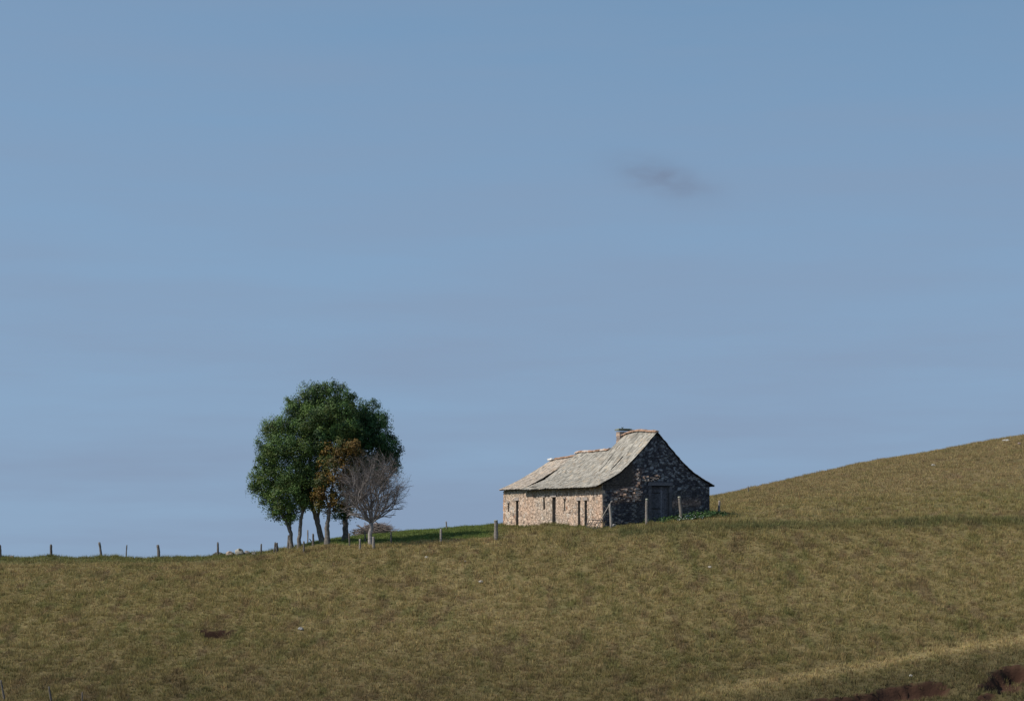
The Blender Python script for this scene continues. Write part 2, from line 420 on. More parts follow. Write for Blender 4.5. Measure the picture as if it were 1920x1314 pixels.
def stone_cols(a, b, region):
    """colour and outward displacement for points (a along wall, b height)"""
    aw = a + .12 * (fbm(a * 1.5, b * 1.5, 81, 2) - .5); bw = b + .1 * (fbm(a * 1.7, b * 1.7, 83, 2) - .5)
    sx_, sz_ = (.27, .18) if region == 'gable' else (.30, .25)
    f1, f2, cid = voro(aw / sx_, bw / sz_, 3 if region == 'gable' else 13)
    f1b, f2b, cidb = voro(aw / .17, bw / .12, 23)
    big = vnoise(a * .5, b * .7, 88) > .4
    e = np.where(big, f2 - f1, (f2b - f1b)); cid = np.where(big, cid, cidb)
    edge = sstep(.03, .22, e)
    r2 = np.modf(cid * 57.31)[0]; r3 = np.modf(cid * 131.7)[0]
    n = fbm(a * .6, b * .8, 91, 3)
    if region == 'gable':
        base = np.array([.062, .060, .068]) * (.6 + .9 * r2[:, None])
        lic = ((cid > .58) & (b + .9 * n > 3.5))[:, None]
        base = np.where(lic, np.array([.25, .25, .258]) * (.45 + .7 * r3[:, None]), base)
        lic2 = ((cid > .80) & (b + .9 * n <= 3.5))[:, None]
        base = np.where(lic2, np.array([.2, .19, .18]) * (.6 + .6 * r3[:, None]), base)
        # roughcast brown patch upper left
        k = (sstep(0, .25, 2.45 - a + .4 * (n - .5)) * sstep(2.9, 3.3, b + .5 * (n - .5)))[:, None]
        base = base * (1 - k) + np.array([.085, .07, .058]) * k
        # plain weathered render around the door
        k = (np.exp(-(np.clip(np.abs(a - 4.6) - 1.7, 0, 9) / .4) ** 2) * (1 - sstep(2.7, 3.1, b + .5 * (n - .5))))[:, None] * .75
        base = base * (1 - k) + np.array([.085, .08, .082]) * k
        # pinkish toothing stones
        tv = np.exp(-((a - 2.62 + .5 * (n - .5)) / .28) ** 2) * sstep(2.2, 2.6, b) * (1 - sstep(4.3, 4.7, b))
        th = sstep(.5, 1.0, a) * (1 - sstep(2.5, 2.9, a)) * sstep(1.8 , 2.1, b - .15 * a + .4 * (n - .5)) * (1 - sstep(2.75, 3.1, b - .12 * a + .4 * (n - .5)))
        tooth = np.maximum(tv, th * .9) * (.35 + .9 * (r3 > .35))
        t3 = sstep(4.9, 5.3, a) * (1 - sstep(7.2, 7.6, a)) * np.exp(-((b - 1.75 - .06 * a) / .28) ** 2) * .6
        k = np.clip(np.maximum(tooth, t3), 0, 1)[:, None]
        base = base * (1 - k) + np.array([.36, .24, .19]) * (.55 + .7 * r2[:, None]) * k
        disp = edge * (.012 + .035 * r2) + .075 * k[:, 0] * edge * r3 * (tooth > .2)
        k = (sstep(0, .25, 2.4 - a) * sstep(2.95, 3.3, b))
        disp = disp * (1 - .7 * k)
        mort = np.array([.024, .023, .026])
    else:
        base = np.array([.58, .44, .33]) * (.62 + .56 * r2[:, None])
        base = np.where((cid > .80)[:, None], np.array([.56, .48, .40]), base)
        base = np.where((cid < .10)[:, None], np.array([.19, .15, .125]), base)
        wp = (fbm(a * .45, b * .5, 95, 3) * .8 + .2 * (1 - b / 3))
        k = sstep(.46, .66, wp)[:, None] * .5
        base = base * (1 - k) + np.array([.60, .40, .28]) * (.7 + .45 * r2[:, None]) * k
        base = np.where(((cid > .45) & (cid < .465))[:, None], np.array([.38, .19, .11]), base)
        k = (sstep(7, 9, a) * (1 - sstep(13, 16, a)))[:, None] * .35
        base = base * (1 - k) + np.array([.47, .41, .335]) * (.7 + .5 * r2[:, None]) * k
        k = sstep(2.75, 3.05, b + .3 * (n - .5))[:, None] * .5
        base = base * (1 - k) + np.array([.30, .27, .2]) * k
        disp = edge * (.015 + .05 * r2)
        mort = np.array([.17, .13, .098])
    col = mort + (base - mort) * (.25 + .75 * edge)[:, None]
    return col * (.85 + .3 * fbm(a * 6, b * 6, 99, 2))[:, None], disp

def lines_between(a, b, step, extra):
    xs = list(np.linspace(a, b, max(2, int((b - a) / step) + 1)))
    for e in extra:
        j = int(np.argmin([abs(x - e) for x in xs])); xs[j] = e
    return np.array(sorted(set(xs)))

def wall_mesh(name, length, zbot, ztop_fn, to_local, region, openings, step=.06, reveal=.42, zsplit=3.3, label=None):
    V = []; C = []; Fc = []; off = 0
    def grid(As, Bs, topfn=None, b0=0):
        nonlocal off
        A, B = np.meshgrid(As, Bs, indexing='ij')
        if topfn is not None:
            B = b0 + B * (topfn(A) - b0)
        a = A.ravel(); b = B.ravel()
        col, disp = stone_cols(a, b, region)
        for (o0, o1, z0, z1) in openings:
            onb = (a > o0 - 1e-6) & (a < o1 + 1e-6) & (b > z0 - 1e-6) & (b < z1 + 1e-6)
            disp = np.where(onb, 0, disp)
        endk = (a < 1e-6) | (a > length - 1e-6)
        disp = np.where(endk, .0, disp)
        V.append(np.array([to_local(p, q, d) for p, q, d in zip(a, b, disp)])); C.append(col)
        nA, nB = A.shape
        idx = np.arange(nA * nB).reshape(nA, nB) + off
        for i in range(nA - 1):
            am = (As[i] + As[i + 1]) / 2
            for j in range(nB - 1):
                if topfn is None:
                    bm = (Bs[j] + Bs[j + 1]) / 2
                    if any(o0 < am < o1 and z0 < bm < z1 for (o0, o1, z0, z1) in openings): continue
                Fc.append((idx[i, j], idx[i + 1, j], idx[i + 1, j + 1], idx[i, j + 1]))
        off += nA * nB
    As = lines_between(0, length, step, [o[0] for o in openings] + [o[1] for o in openings])
    Bs = lines_between(zbot, zsplit, step * .8, [o[2] for o in openings] + [o[3] for o in openings])
    grid(As, Bs)
    top_max = float(np.max(ztop_fn(As))) - zsplit
    if top_max > .02:
        grid(As, np.linspace(0, 1, max(2, int(top_max / (step * .8)))), ztop_fn, zsplit)
    # reveals
    for (o0, o1, z0, z1) in openings:
        for (p, q) in (((o0, z0), (o0, z1)), ((o0, z1), (o1, z1)), ((o1, z1), (o1, z0)), ((o1, z0), (o0, z0))):
            vs = [to_local(p[0], p[1], 0), to_local(q[0], q[1], 0), to_local(q[0], q[1], -reveal), to_local(p[0], p[1], -reveal)]
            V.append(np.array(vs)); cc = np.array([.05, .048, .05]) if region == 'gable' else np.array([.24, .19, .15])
            C.append(np.tile(cc, (4, 1))); Fc.append((off, off + 1, off + 2, off + 3)); off += 4
    v = np.concatenate(V); v[:, 2] -= HZ
    return mesh_obj(name, v, Fc, M_stone, house, np.concatenate(C), False)

def s_of_u(u, g=0.0):
    t = (u - CX) / F
    return (HX + g * CA - t * (HY + g * SA)) / (SA + t * CA)
def z_of(row, y): return (HOR - row) / F * y
def ydepth(s): return HY + s * CA
side_open = []; side_kind = []
for (u0, u1, r0, r1, kind) in ((952.5, 955.2, 943, 959, 'w'), (967.5, 972.3, 938, 986, 'd'), (1018.6, 1022, 932, 955, 'w'), (1035.5, 1042, 932, 986, 'd'),
                               (1057.6, 1060.4, 935, 957, 'w'), (1083.6, 1088.2, 938, 988, 'd'), (1096, 1101, 938, 991, 'd')):
    s1, s0 = s_of_u(u0), s_of_u(u1); y = ydepth((s0 + s1) / 2)
    side_open.append((s0, s1, z_of(r1, y), z_of(r0, y))); side_kind.append(kind)

wall_top = lambda a: np.minimum(roofz_any(np.full(np.shape(a), W / 2), a) - .07, 3.62)
wall_mesh('wall', LEN, -.9, wall_top, lambda a, b, d: (-d, a, b), 'side', side_open, step=.075, zsplit=3.25)
GDOOR = (3.66, 4.98, .2, 3.34)
gable_top = lambda a: roofz(np.asarray(a) - W / 2, np.full(np.shape(a), .05)) - .06
wall_mesh('wall', W, -.6, gable_top, lambda a, b, d: (a, -d, b), 'gable', [GDOOR], step=.055, reveal=.3, zsplit=3.36)
# rear long wall and far gable, plainer grids
wall_mesh('wall', LEN, -.6, wall_top, lambda a, b, d: (W + d, a, b), 'side', [], step=.16, zsplit=3.25)
far_top = lambda a: roofz(np.asarray(a) - W / 2, np.full(np.shape(a), LEN - .05), True) - .06
wall_mesh('wall', W, -1.2, far_top, lambda a, b, d: (a, LEN + d, b), 'side', [], step=.12, zsplit=3.3)

# lintels over the side doors, plank doors; near-black slit panels stand for unlit interior
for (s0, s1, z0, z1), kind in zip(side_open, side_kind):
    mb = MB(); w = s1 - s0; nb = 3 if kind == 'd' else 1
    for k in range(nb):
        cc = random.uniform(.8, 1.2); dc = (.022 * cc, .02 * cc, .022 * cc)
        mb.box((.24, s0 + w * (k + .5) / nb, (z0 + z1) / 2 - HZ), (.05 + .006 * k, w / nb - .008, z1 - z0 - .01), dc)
    mb.build('door' if kind == 'd' else 'slit_shade_panel', M_dark, house)
    ml = MB(); h = .24 if kind == 'd' else .15; e = .22 if kind == 'd' else .1
    ml.box((-.015, (s0 + s1) / 2, z1 + h / 2 + .005 - HZ), (.11, w + 2 * e, h), (.36, .31, .27), .012)
    ml.build('lintel', M_stone, house)
# barn door in the gable
mb = MB(); g0, g1, dz0, dz1 = GDOOR
n = 7; wd = (g1 - g0 - .16) / n
for k in range(n):
    cc = random.uniform(.8, 1.15) * (1.15 if k > 3 else .85)
    mb.box((g0 + .08 + wd * (k + .5), .17 + random.uniform(-.008, .008), (dz0 + dz1) / 2 - .03 - HZ), (wd - .014, .045, dz1 - dz0 - .07), (.115 * cc, .112 * cc, .125 * cc), .003)
door = mb.build('door', M_dark, house); door['label'] = 'wide grey plank barn door'
for zz in (1.75, 2.85):
    mh = MB(); mh.box((g0 + .42, .13, zz - HZ), (.62, .03, .05), (.03, .025, .022)); mh.build('hinge', M_dark, door)
mf = MB()
for gg in (g0 + .035, g1 - .035): mf.box((gg, .14, (dz0 + dz1) / 2 - .02 - HZ), (.07, .1, dz1 - dz0 - .04), (.1, .095, .1), .004)
mf.build('door_frame', M_dark, house)
ml = MB(); ml.box(((3.38 + 5.22) / 2, -.03, 3.345 + .13 - HZ), (1.84, .16, .25), (.13, .125, .135), .012); ml.build('lintel', M_wood, house)

for gg in (3.54, 5.10):
    mj = MB(); zz = .75
    while zz < 3.2:
        hh = random.uniform(.3, .55); hh = min(hh, 3.33 - zz); k = random.uniform(.8, 1.15)
        mj.box((gg, -.012, zz + hh / 2 - HZ), (.2, .1, hh - .015), (.10 * k, .095 * k, .102 * k), .01); zz += hh
    mj.build('door_jamb', M_stone, house)
mt = MB(); random.seed(51)
for k in range(95):
    if k < 38: a = 2.62 + random.gauss(0, .13); b = random.uniform(2.3, 4.55)
    elif k < 80: a = random.uniform(.6, 2.6); b = 2.0 + .17 * a + random.choice([0, .22, .45, .75]) + random.gauss(0, .06)
    else: a = random.uniform(3.0, 4.6); b = random.uniform(3.7, 4.1)
    w_ = random.uniform(.1, .28); h_ = random.uniform(.05, .13); c_ = random.uniform(.9, 1.5)
    mt.box((a, -.05, b - HZ), (w_, random.uniform(.1, .24), h_), random.choice([(.33 * c_, .25 * c_, .205 * c_), (.32 * c_, .27 * c_, .235 * c_), (.34 * c_, .23 * c_, .17 * c_)]), .02)
    mt.turn(8, (a, -.05), -math.radians(random.uniform(4, 26)))
tag(mt.build('toothing_stones', M_stone, house), 'pinkish rubble stones standing proud of the dark gable', kind='stuff')
# roof: deck + individually laid slates
def deck(s0, s1, far, oml=0, omr=0):
    V = []; Fc = []; C = []
    ss = np.linspace(s0, s1, max(3, int((s1 - s0) / .3))); oo = np.linspace(-oml + .03, omr - .03, 41)
    S, O = np.meshgrid(ss, oo, indexing='ij'); Zt = roofz(O, S, far) - .015; Zb = Zt - .06
    nS, nO = S.shape; n = nS * nO
    V = np.concatenate([np.stack([(O + W / 2).ravel(), S.ravel(), Zt.ravel()], 1), np.stack([(O + W / 2).ravel(), S.ravel(), Zb.ravel()], 1)])
    idx = np.arange(n).reshape(nS, nO); f = []
    for i in range(nS - 1):
        for j in range(nO - 1):
            q = (idx[i, j], idx[i + 1, j], idx[i + 1, j + 1], idx[i, j + 1]); f.append(q[::-1]); f.append(tuple(k + n for k in q))
    bd = [idx[0, j] for j in range(nO)] + [idx[i, -1] for i in range(1, nS)] + [idx[-1, j] for j in range(nO - 2, -1, -1)] + [idx[i, 0] for i in range(nS - 2, 0, -1)]
    for a, b in zip(bd, bd[1:] + bd[:1]): f.append((a, b, b + n, a + n))
    V[:, 2] -= HZ
    return V, f
def roof_part(name, s0, s1, far, slits=(), colr=None, oml=OMAX, omr=W / 2 + .36):
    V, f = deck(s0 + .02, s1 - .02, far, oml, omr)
    dk = mesh_obj('roof_deck', V, f, M_dark, house, np.tile([.014, .012, .011], (len(V), 1)))  # deck coloured near-black so gaps between slates read as shaded holes
    vs = []; fs = []; cs = []
    co = .19
    for side in (-1, 1):
        om_ = oml if side < 0 else omr
        ncourse = int(om_ / co) + 1
        for i in range(ncourse):
            o0 = max(.0, om_ - (i + 1) * co - .05); o1 = om_ - i * co
            if o1 < .05: continue
            s = s0 - .06 + random.uniform(0, .1)
            while s < s1:
                w = random.uniform(.15, .34); e = min(s + w, s1 + .03); om = (o0 + o1) / 2
                skip = False
                if side < 0:
                    for (a, b_, ww, lo, hi) in slits:
                        if lo < om < hi:
                            c0 = a + b_ * (om - lo) - ww; c1 = c0 + 2 * ww
                            if c0 <= s < c1: s = c1; skip = True; break
                            if s < c0 < e: e = c0
                if skip: continue
                if e - s < .02: s = e + .004; continue
                sm = (s + e) / 2
                j1 = random.uniform(-.035, .035); lift = random.uniform(.026, .046); rr = random.uniform(-.004, .004)
                pts = []
                for (o, ss, l) in ((o0, s, .012), (o0, e, .012), (o1 + j1, e, lift + rr), (o1 + j1, s, lift - rr)):
                    pts.append((side * o + W / 2, ss, float(roofz(min(o, OMAX), ss, far)) - max(0, o - OMAX) * .5 + l - HZ))
                b = len(vs); th = .035
                vs += pts + [(pts[3][0], pts[3][1], pts[3][2] - th), (pts[2][0], pts[2][1], pts[2][2] - th)]
                q = (b, b + 1, b + 2, b + 3); fs.append(q if side < 0 else q[::-1]); fs.append((b + 3, b + 2, b + 5, b + 4))
                fs.append((b, b + 3, b + 4)); fs.append((b + 1, b + 5, b + 2))
                c = np.array(colr) * random.uniform(.68, 1.3) * (.92 + .16 * float(fbm(sm * .7, om * .8, 131, 3)))
                if random.random() < .12: c = c * np.array([1.1, 1.0, .9])
                if random.random() < .10: c = c * .6
                cs += [c] * 6
                s = e + .004
    return mesh_obj(name, np.array(vs), fs, M_roof, house, np.array(cs))
SLITS = [(9.3, -.95, .10, .7, 2.0), (7.9, -.95, .11, 1.9, 3.1), (5.6, -.7, .09, 2.6, 3.4), (15.1, .0, .5, 3.45, 3.85), (14.6, .0, .6, 3.65, 3.9)]
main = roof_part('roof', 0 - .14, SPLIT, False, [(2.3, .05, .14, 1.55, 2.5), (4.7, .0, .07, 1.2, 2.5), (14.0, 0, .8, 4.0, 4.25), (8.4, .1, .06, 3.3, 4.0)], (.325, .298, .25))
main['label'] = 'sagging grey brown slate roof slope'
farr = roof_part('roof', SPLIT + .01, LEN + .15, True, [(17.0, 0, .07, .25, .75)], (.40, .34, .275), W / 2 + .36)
farr['label'] = 'paler straight roof section at the far end'
# ridge tiles
def ridge(s0, s1, far, parent, colfn, lift=.05, gap=0):
    mb = MB(); s = s0
    while s < s1 - .05:
        e = min(s + .34, s1); z0 = float(roofz(0, s, far)) + lift + random.uniform(-.015, .02); z1 = float(roofz(0, e, far)) + lift + .02 + random.uniform(-.015, .02)
        if random.random() > gap:
            vs = []; n = 6; jx = random.uniform(-.025, .025)
            for (ss, zz, r) in ((s, z0, .12), (e + .03, z1, .135)):
                for k in range(n + 1):
                    an = math.pi * k / n; vs.append((W / 2 + jx - math.cos(an) * r * 1.35, ss, zz - .07 + math.sin(an) * r - HZ))
            fs = [(k, k + 1, k + n + 2, k + n + 1) for k in range(n)]
            fs += [tuple(range(n, -1, -1)), tuple(range(n + 1, 2 * n + 2))]
            mb.add(vs, fs, colfn(s))
        s = e
    return mb.build('ridge_tiles', M_tile, parent)
def terr(s):
    k = random.uniform(.75, 1.2)
    return (.32 * k, .205 * k, .14 * k)
def mixed(s):
    return random.choice([terr(s), (.48, .36, .28), (.52, .43, .36), (.42, .27, .19)])
r = ridge(-.12, 6.2, False, main, terr); r['label'] = 'row of orange ridge tiles'
ridge(8.9, SPLIT, False, main, mixed, .06, 0)
ridge(SPLIT + .02, LEN - .9, True, farr, terr)
mb = MB(); mb.box((W / 2 - .12, LEN - .35, float(roofz(0, LEN - .4, True)) + .03 - HZ), (.5, .9, .12), (.72, .69, .65), .03); mb.build('ridge_cap', M_roof, farr)
# chimney with flat slab cap
mb = MB()
g_c, s_c, ztop = W / 2 + .38, 7.0, 7.5
rows = int((ztop - 5.2) / .16)
for i in range(rows):
    z = 5.2 + i * .16
    cells = [(-.5, -.18), (-.18, .2), (.2, .5)] if i % 2 else [(-.5, -.05), (-.05, .5)]
    for (a, b) in cells:
        k = random.uniform(.7, 1.15)
        mb.box((g_c + (a + b) / 2, s_c, z + .08 - HZ), (b - a - .012, .66 + random.uniform(-.03, .03), .155), random.choice([(.33 * k, .24 * k, .19 * k), (.25 * k, .2 * k, .17 * k), (.42 * k, .3 * k, .22 * k)]), .014)
ch = mb.build('chimney', M_stone, house)
mb = MB(); mb.box((g_c - .02, s_c, 7.56 - HZ), (1.14, .9, .09), (.17, .18, .13), .025); mb.box((g_c - .05, s_c, 7.645 - HZ), (1.04, .8, .07), (.2, .21, .15), .03); mb.build('chimney_cap', M_stone, ch)
mb = MB()
for k in range(14):
    a = k * .45; mb.tube([(g_c - .22, s_c - .2, 7.66 - HZ), (g_c - .22 + .09 * math.cos(a), s_c - .2 + .09 * math.sin(a), 7.74 - HZ + .05 * random.random())], [.012, .006], 4, (.05, .11, .03))
mb.build('moss_tuft', M_leaf, ch)
# quoins at the near corner and far corner
mb = MB(); z = .3
while z < 3.0:
    hh = random.uniform(.13, .24); lg = random.random() < .5; k = random.uniform(.75, 1.1)
    a, b = (.3, .24) if lg else (.2, .4)
    c = random.choice([(.36 * k, .27 * k, .2 * k), (.36 * k, .24 * k, .17 * k), (.28 * k, .23 * k, .19 * k)])
    if z < .9: c = (.42 * k, .29 * k, .17 * k)
    mb.box((a / 2 - .022, b / 2 - .022, z + hh / 2 - HZ), (a, b, hh - .02), c, .014); z += hh
mb.build('corner_stones', M_stone, house)
mb = MB(); z = .2
while z < 3.2:
    hh = random.uniform(.16, .3); b = random.uniform(.25, .5); k = random.uniform(.7, 1.1)
    mb.box((.16, LEN - b / 2 + .05, z + hh / 2 - HZ), (.42, b, hh - .02), (.46 * k, .29 * k, .19 * k), .02); z += hh
mb.build('corner_stones', M_stone, house)

# ------------------------------------------------------------------ fence posts
def post(ub, rb, ut, rt, wpx, label, tone=1.0, kind=0, y=None, group='weathered wooden fence posts'):
    p = hit(ub, rb) if y is None else Vector(((ub - CX) / F * y, y, float(ground_z((ub - CX) / F * y, y))))
    yy = p.y
    top = Vector(((ut - CX) / F * yy, yy + random.uniform(-.08, .08), (HOR - rt) / F * yy))
    h = top.z - p.z; r = wpx / F * yy / 2 * .86
    o_ = Vector((0, 0, 0)); d = Vector((top.x - p.x, top.y - p.y, h))
    mb = MB(); n = 9; pts = []; rad = []
    bend = Vector((random.uniform(-.03, .03), random.uniform(-.03, .03), 0))
    for k in range(8):
        t = k / 7; pts.append(d * t * 1.0 + bend * math.sin(math.pi * t) * h * .6 + (Vector((0, 0, -.25)) if k == 0 else Vector()))
        rad.append(r * (1.12 - .14 * t + random.uniform(-.07, .07)) * (1 if k < 7 else .86))
    c = np.array([.21, .185, .16]) * tone * random.uniform(.9, 1.1)
    mb.tube(pts, rad, n, tuple(c), .12)
    if kind == 1:   # lichen top and staple knob
        mb.tube([pts[-1] - d * .06, pts[-1] + d * .012], [r * 1.08, r * .9], n, (.3, .3, .23), .1)
    ob = mb.build('fence_post', M_wood, None, True); ob.location = p
    tag(ob, label, 'fence post', group)
    return ob
T = .62
post(1, 1045, 0, 1021, 5, 'dark fence post cut by the left picture edge on the skyline', T)
post(96.5, 1042, 96, 1020, 5, 'dark upright post on a small grass mound at the left skyline', T)
post(190, 1043, 186, 1016, 5, 'tall skyline post leaning to the left, third from the left edge', .75)
post(236.5, 1043, 238, 1021, 2.6, 'very thin skyline stake between two stouter posts on the left', T)
post(298, 1043, 295.5, 1021, 6, 'stout short skyline post with a crooked top left of the rock heap', .7)
post(408.5, 1041, 408, 1016, 4.2, 'dark straight post beside the rock heap on the skyline', .5)
post(490, 1038, 490, 1019, 3.4, 'slim post on the skyline just right of the rock heap', T)
post(514, 1036, 516, 1016, 3.6, 'thin post leaning right, left one of a close pair by the trees', T)
post(520, 1035, 519, 1017, 5.2, 'thick post, right one of a close pair by the trees', .55)
post(540, 1030, 541, 1003, 4, 'tall knobbly post directly left of the leftmost tree trunk', .7)
post(569.5, 1037, 569.5, 1014, 3.8, 'post standing in front of the two leftmost trunks', .65)
o = post(577, 1014, 577, 993, 2.6, 'thin post with a slanted brace behind the leftmost trunks', .9)
mb = MB(); mb.tube([(.42, .1, .0), (.12, .05, .42)], .035, 6, (.16, .14, .12)); mb.build('brace', M_wood, o)
post(587, 1026, 587, 1000, 4.6, 'dark post in front of the gap left of the forked trunk', .55)
post(656, 1025, 655, 999, 3.6, 'slim post standing right below the thick dark trunk', .7)
post(675, 1031, 675, 1010, 4.2, 'pale short post in the dry grass left of the bare tree', 1.15)
post(685, 1016, 684, 996, 3.4, 'faint grey post in the green grass close beside the bare tree trunk', .8)
post(701, 1029, 700, 1006, 5.6, 'thick pale post with a shaped top in front of the bare tree', 1.2)
post(733, 1021, 733, 996, 3.2, 'slim brownish post in the green grass right of the bare tree', .8)
post(827, 1019, 827, 991, 4.6, 'pale lone post halfway between the trees and the barn', 1.3)
post(838, 993, 836.5, 977, 3.0, 'thin distant post behind the green grass crest', .9, y=171)
post(930, 1013, 930, 975, 8.2, 'thick lichen covered post left of the barn', 1.0, 1)
post(1146, 990, 1143, 945, 5.6, 'post in front of the barn corner beside the bent hurdle', 1.35)
post(1213, 979, 1213, 935, 6.4, 'thick pale post just left of the barn door', .95, 1, y=149.3)
post(1278, 976, 1273.5, 931, 6.8, 'thick pale leaning post right of the barn door', .95, 1)
post(1347.5, 963, 1349, 938, 5, 'crooked small post right of the barn by its shadow', 1.3)
post(1403, 917.5, 1402.5, 911, 2.2, 'tiny distant stake on the hill skyline right of the barn', .8, y=190)
post(9, 1309, 1, 1274, 4.2, 'leaning dark stake at the lower left picture corner', .6, y=112.2)
post(97, 1322, 92, 1286, 4.2, 'dark stake at the bottom picture edge, middle of three near stakes', .6, y=111.2)
post(155, 1328, 154, 1297, 3.0, 'thin stake at the bottom picture edge, rightmost of three near stakes', .6, y=110.5)

# ------------------------------------------------------------------ hurdle and pole at the barn corner
b0 = hit(1118, 992); yy = b0.y
def pt(u, r, dy=0): return Vector(((u - CX) / F * yy, yy + dy, (HOR - r) / F * yy)) - b0
hu = empty('hurdle', b0); tag(hu, 'bent thin metal hurdle leaning by the barn corner', 'hurdle')
mb = MB(); mc = (.14, .115, .10)
mb.tube([pt(1099, 987), pt(1104, 975.5), pt(1108, 973.5), pt(1118, 975), pt(1131, 974.2)], .035, 6, mc); mb.build('top_rail', M_metal, hu)
for (a, b) in (((1101, 983), (1129, 979)), ((1103, 979.5), (1131, 977.5)), ((1100, 988), (1130, 990))):
    mb = MB(); mb.tube([pt(*a), pt((a[0] + b[0]) / 2, (a[1] + b[1]) / 2 + 1, -.05), pt(*b)], .018, 5, mc); mb.build('rail', M_metal, hu)
for (a, b) in (((1113, 974.5), (1104, 989)), ((1121, 975), (1111, 992)), ((1130, 974.5), (1121, 993))):
    mb = MB(); mb.tube([pt(*a), pt(*b)], .022, 5, mc); mb.build('bar', M_metal, hu)
mb = MB(); mb.tube([pt(1115, 996, -.2), pt(1131, 966, .0), pt(1147, 939, .25)], [.04, .034, .02], 6, (.33, .29, .24))
o = mb.build('leaning_pole', M_wood, None, True); o.location = b0 ; tag(o, 'long thin pale pole leaning across the barn corner', 'pole')

# ------------------------------------------------------------------ rocks
def rock(u, r, wpx, hpx, label, col=(.42, .38, .32), group=None, y=None, sink=.25):
    p = hit(u, r) if y is None else Vector(((u - CX) / F * y, y, float(ground_z((u - CX) / F * y, y))))
    w = wpx / F * p.y / 2; h = hpx / F * p.y
    n1, n2 = 14, 9; vs = []; sd = random.random() * 50
    for j in range(n2 + 1):
        th = math.pi * j / n2
        for i in range(n1):
            ph = 2 * math.pi * i / n1
            d = Vector((math.sin(th) * math.cos(ph), math.sin(th) * math.sin(ph), math.cos(th)))
            k = 1 + .5 * (float(fbm(d.x * 1.6 + sd, d.y * 1.6 + d.z * 1.9 + sd, 7, 3)) - .5)
            # facet
            for fd in ((.6, .2, .77), (-.7, -.3, .64), (.1, -.95, .3), (-.9, .1, -.2), (.95, -.2, .1)):
                pr = d.dot(Vector(fd).normalized())
                if pr > .78: k *= .78 / pr * 1.04
            vs.append((d.x * w * k, d.y * w * .8 * k, h * (.5 - sink / 2) + d.z * h * .62 * k))
    fs = [(j * n1 + i, (j + 1) * n1 + i, (j + 1) * n1 + (i + 1) % n1, j * n1 + (i + 1) % n1) for j in range(n2) for i in range(n1)]
    o = mesh_obj('rock', np.array(vs), fs, M_rock, None, np.tile(np.array(col) * .72, (len(vs), 1)), False)
    o.location = p; o.rotation_euler.z = random.uniform(-.4, .4); tag(o, label, 'rock', group); return o
G = 'boulders heaped on the left skyline'
rock(449, 1041, 19, 14, 'largest pale boulder at the top of the skyline rock heap', (.46, .42, .34), G)
rock(431, 1042, 17, 9, 'pinkish pale boulder left of the largest one in the rock heap', (.46, .36, .29), G)
rock(410, 1042, 22, 8, 'dark low boulder at the left end of the rock heap', (.13, .12, .115), G)
rock(464, 1040, 13, 8, 'grey boulder right of the largest one in the rock heap', (.3, .27, .24), G)
rock(477, 1040, 11, 6, 'small grey boulder at the right end of the rock heap', (.27, .24, .21), G)
rock(22, 1044, 9, 4, 'small reddish stone on the left skyline near the picture edge', (.28, .2, .16))
G2 = 'loose stones lying in the pasture'
rock(902, 1093, 11, 5, 'pale stone in the pasture below and left of the barn', (.5, .45, .4), G2)
rock(564, 1181, 11, 6, 'pale stone in the pasture well below the trees', (.42, .4, .36), G2)
rock(800, 1047, 8, 4, 'small pale stone in the grass below the lone pale post', (.5, .46, .4), G2)
rock(873, 1053, 6, 3, 'tiny pale stone in the grass below the thick lichen post', (.45, .42, .37), G2)
rock(1887, 828, 16, 5, 'flat white stone high on the right hill near the skyline', (.55, .52, .47), G2)
rock(1911, 833, 7, 4, 'small reddish stone beside the flat white stone on the hill', (.4, .3, .25), G2)
rock(1750, 874, 9, 4, 'pale flat stone on the right hill below the skyline', (.5, .47, .4), G2)
rock(1331, 1065, 10, 4, 'pale stone in the pasture below the right end of the barn', (.5, .45, .38), G2)
rock(1708, 1268, 9, 4, 'pale stone in the grass above the long earth scar', (.5, .47, .42), G2)
rock(1152, 988, 9, 6, 'grey stone at the foot of the post by the barn corner', (.35, .34, .33), G2)

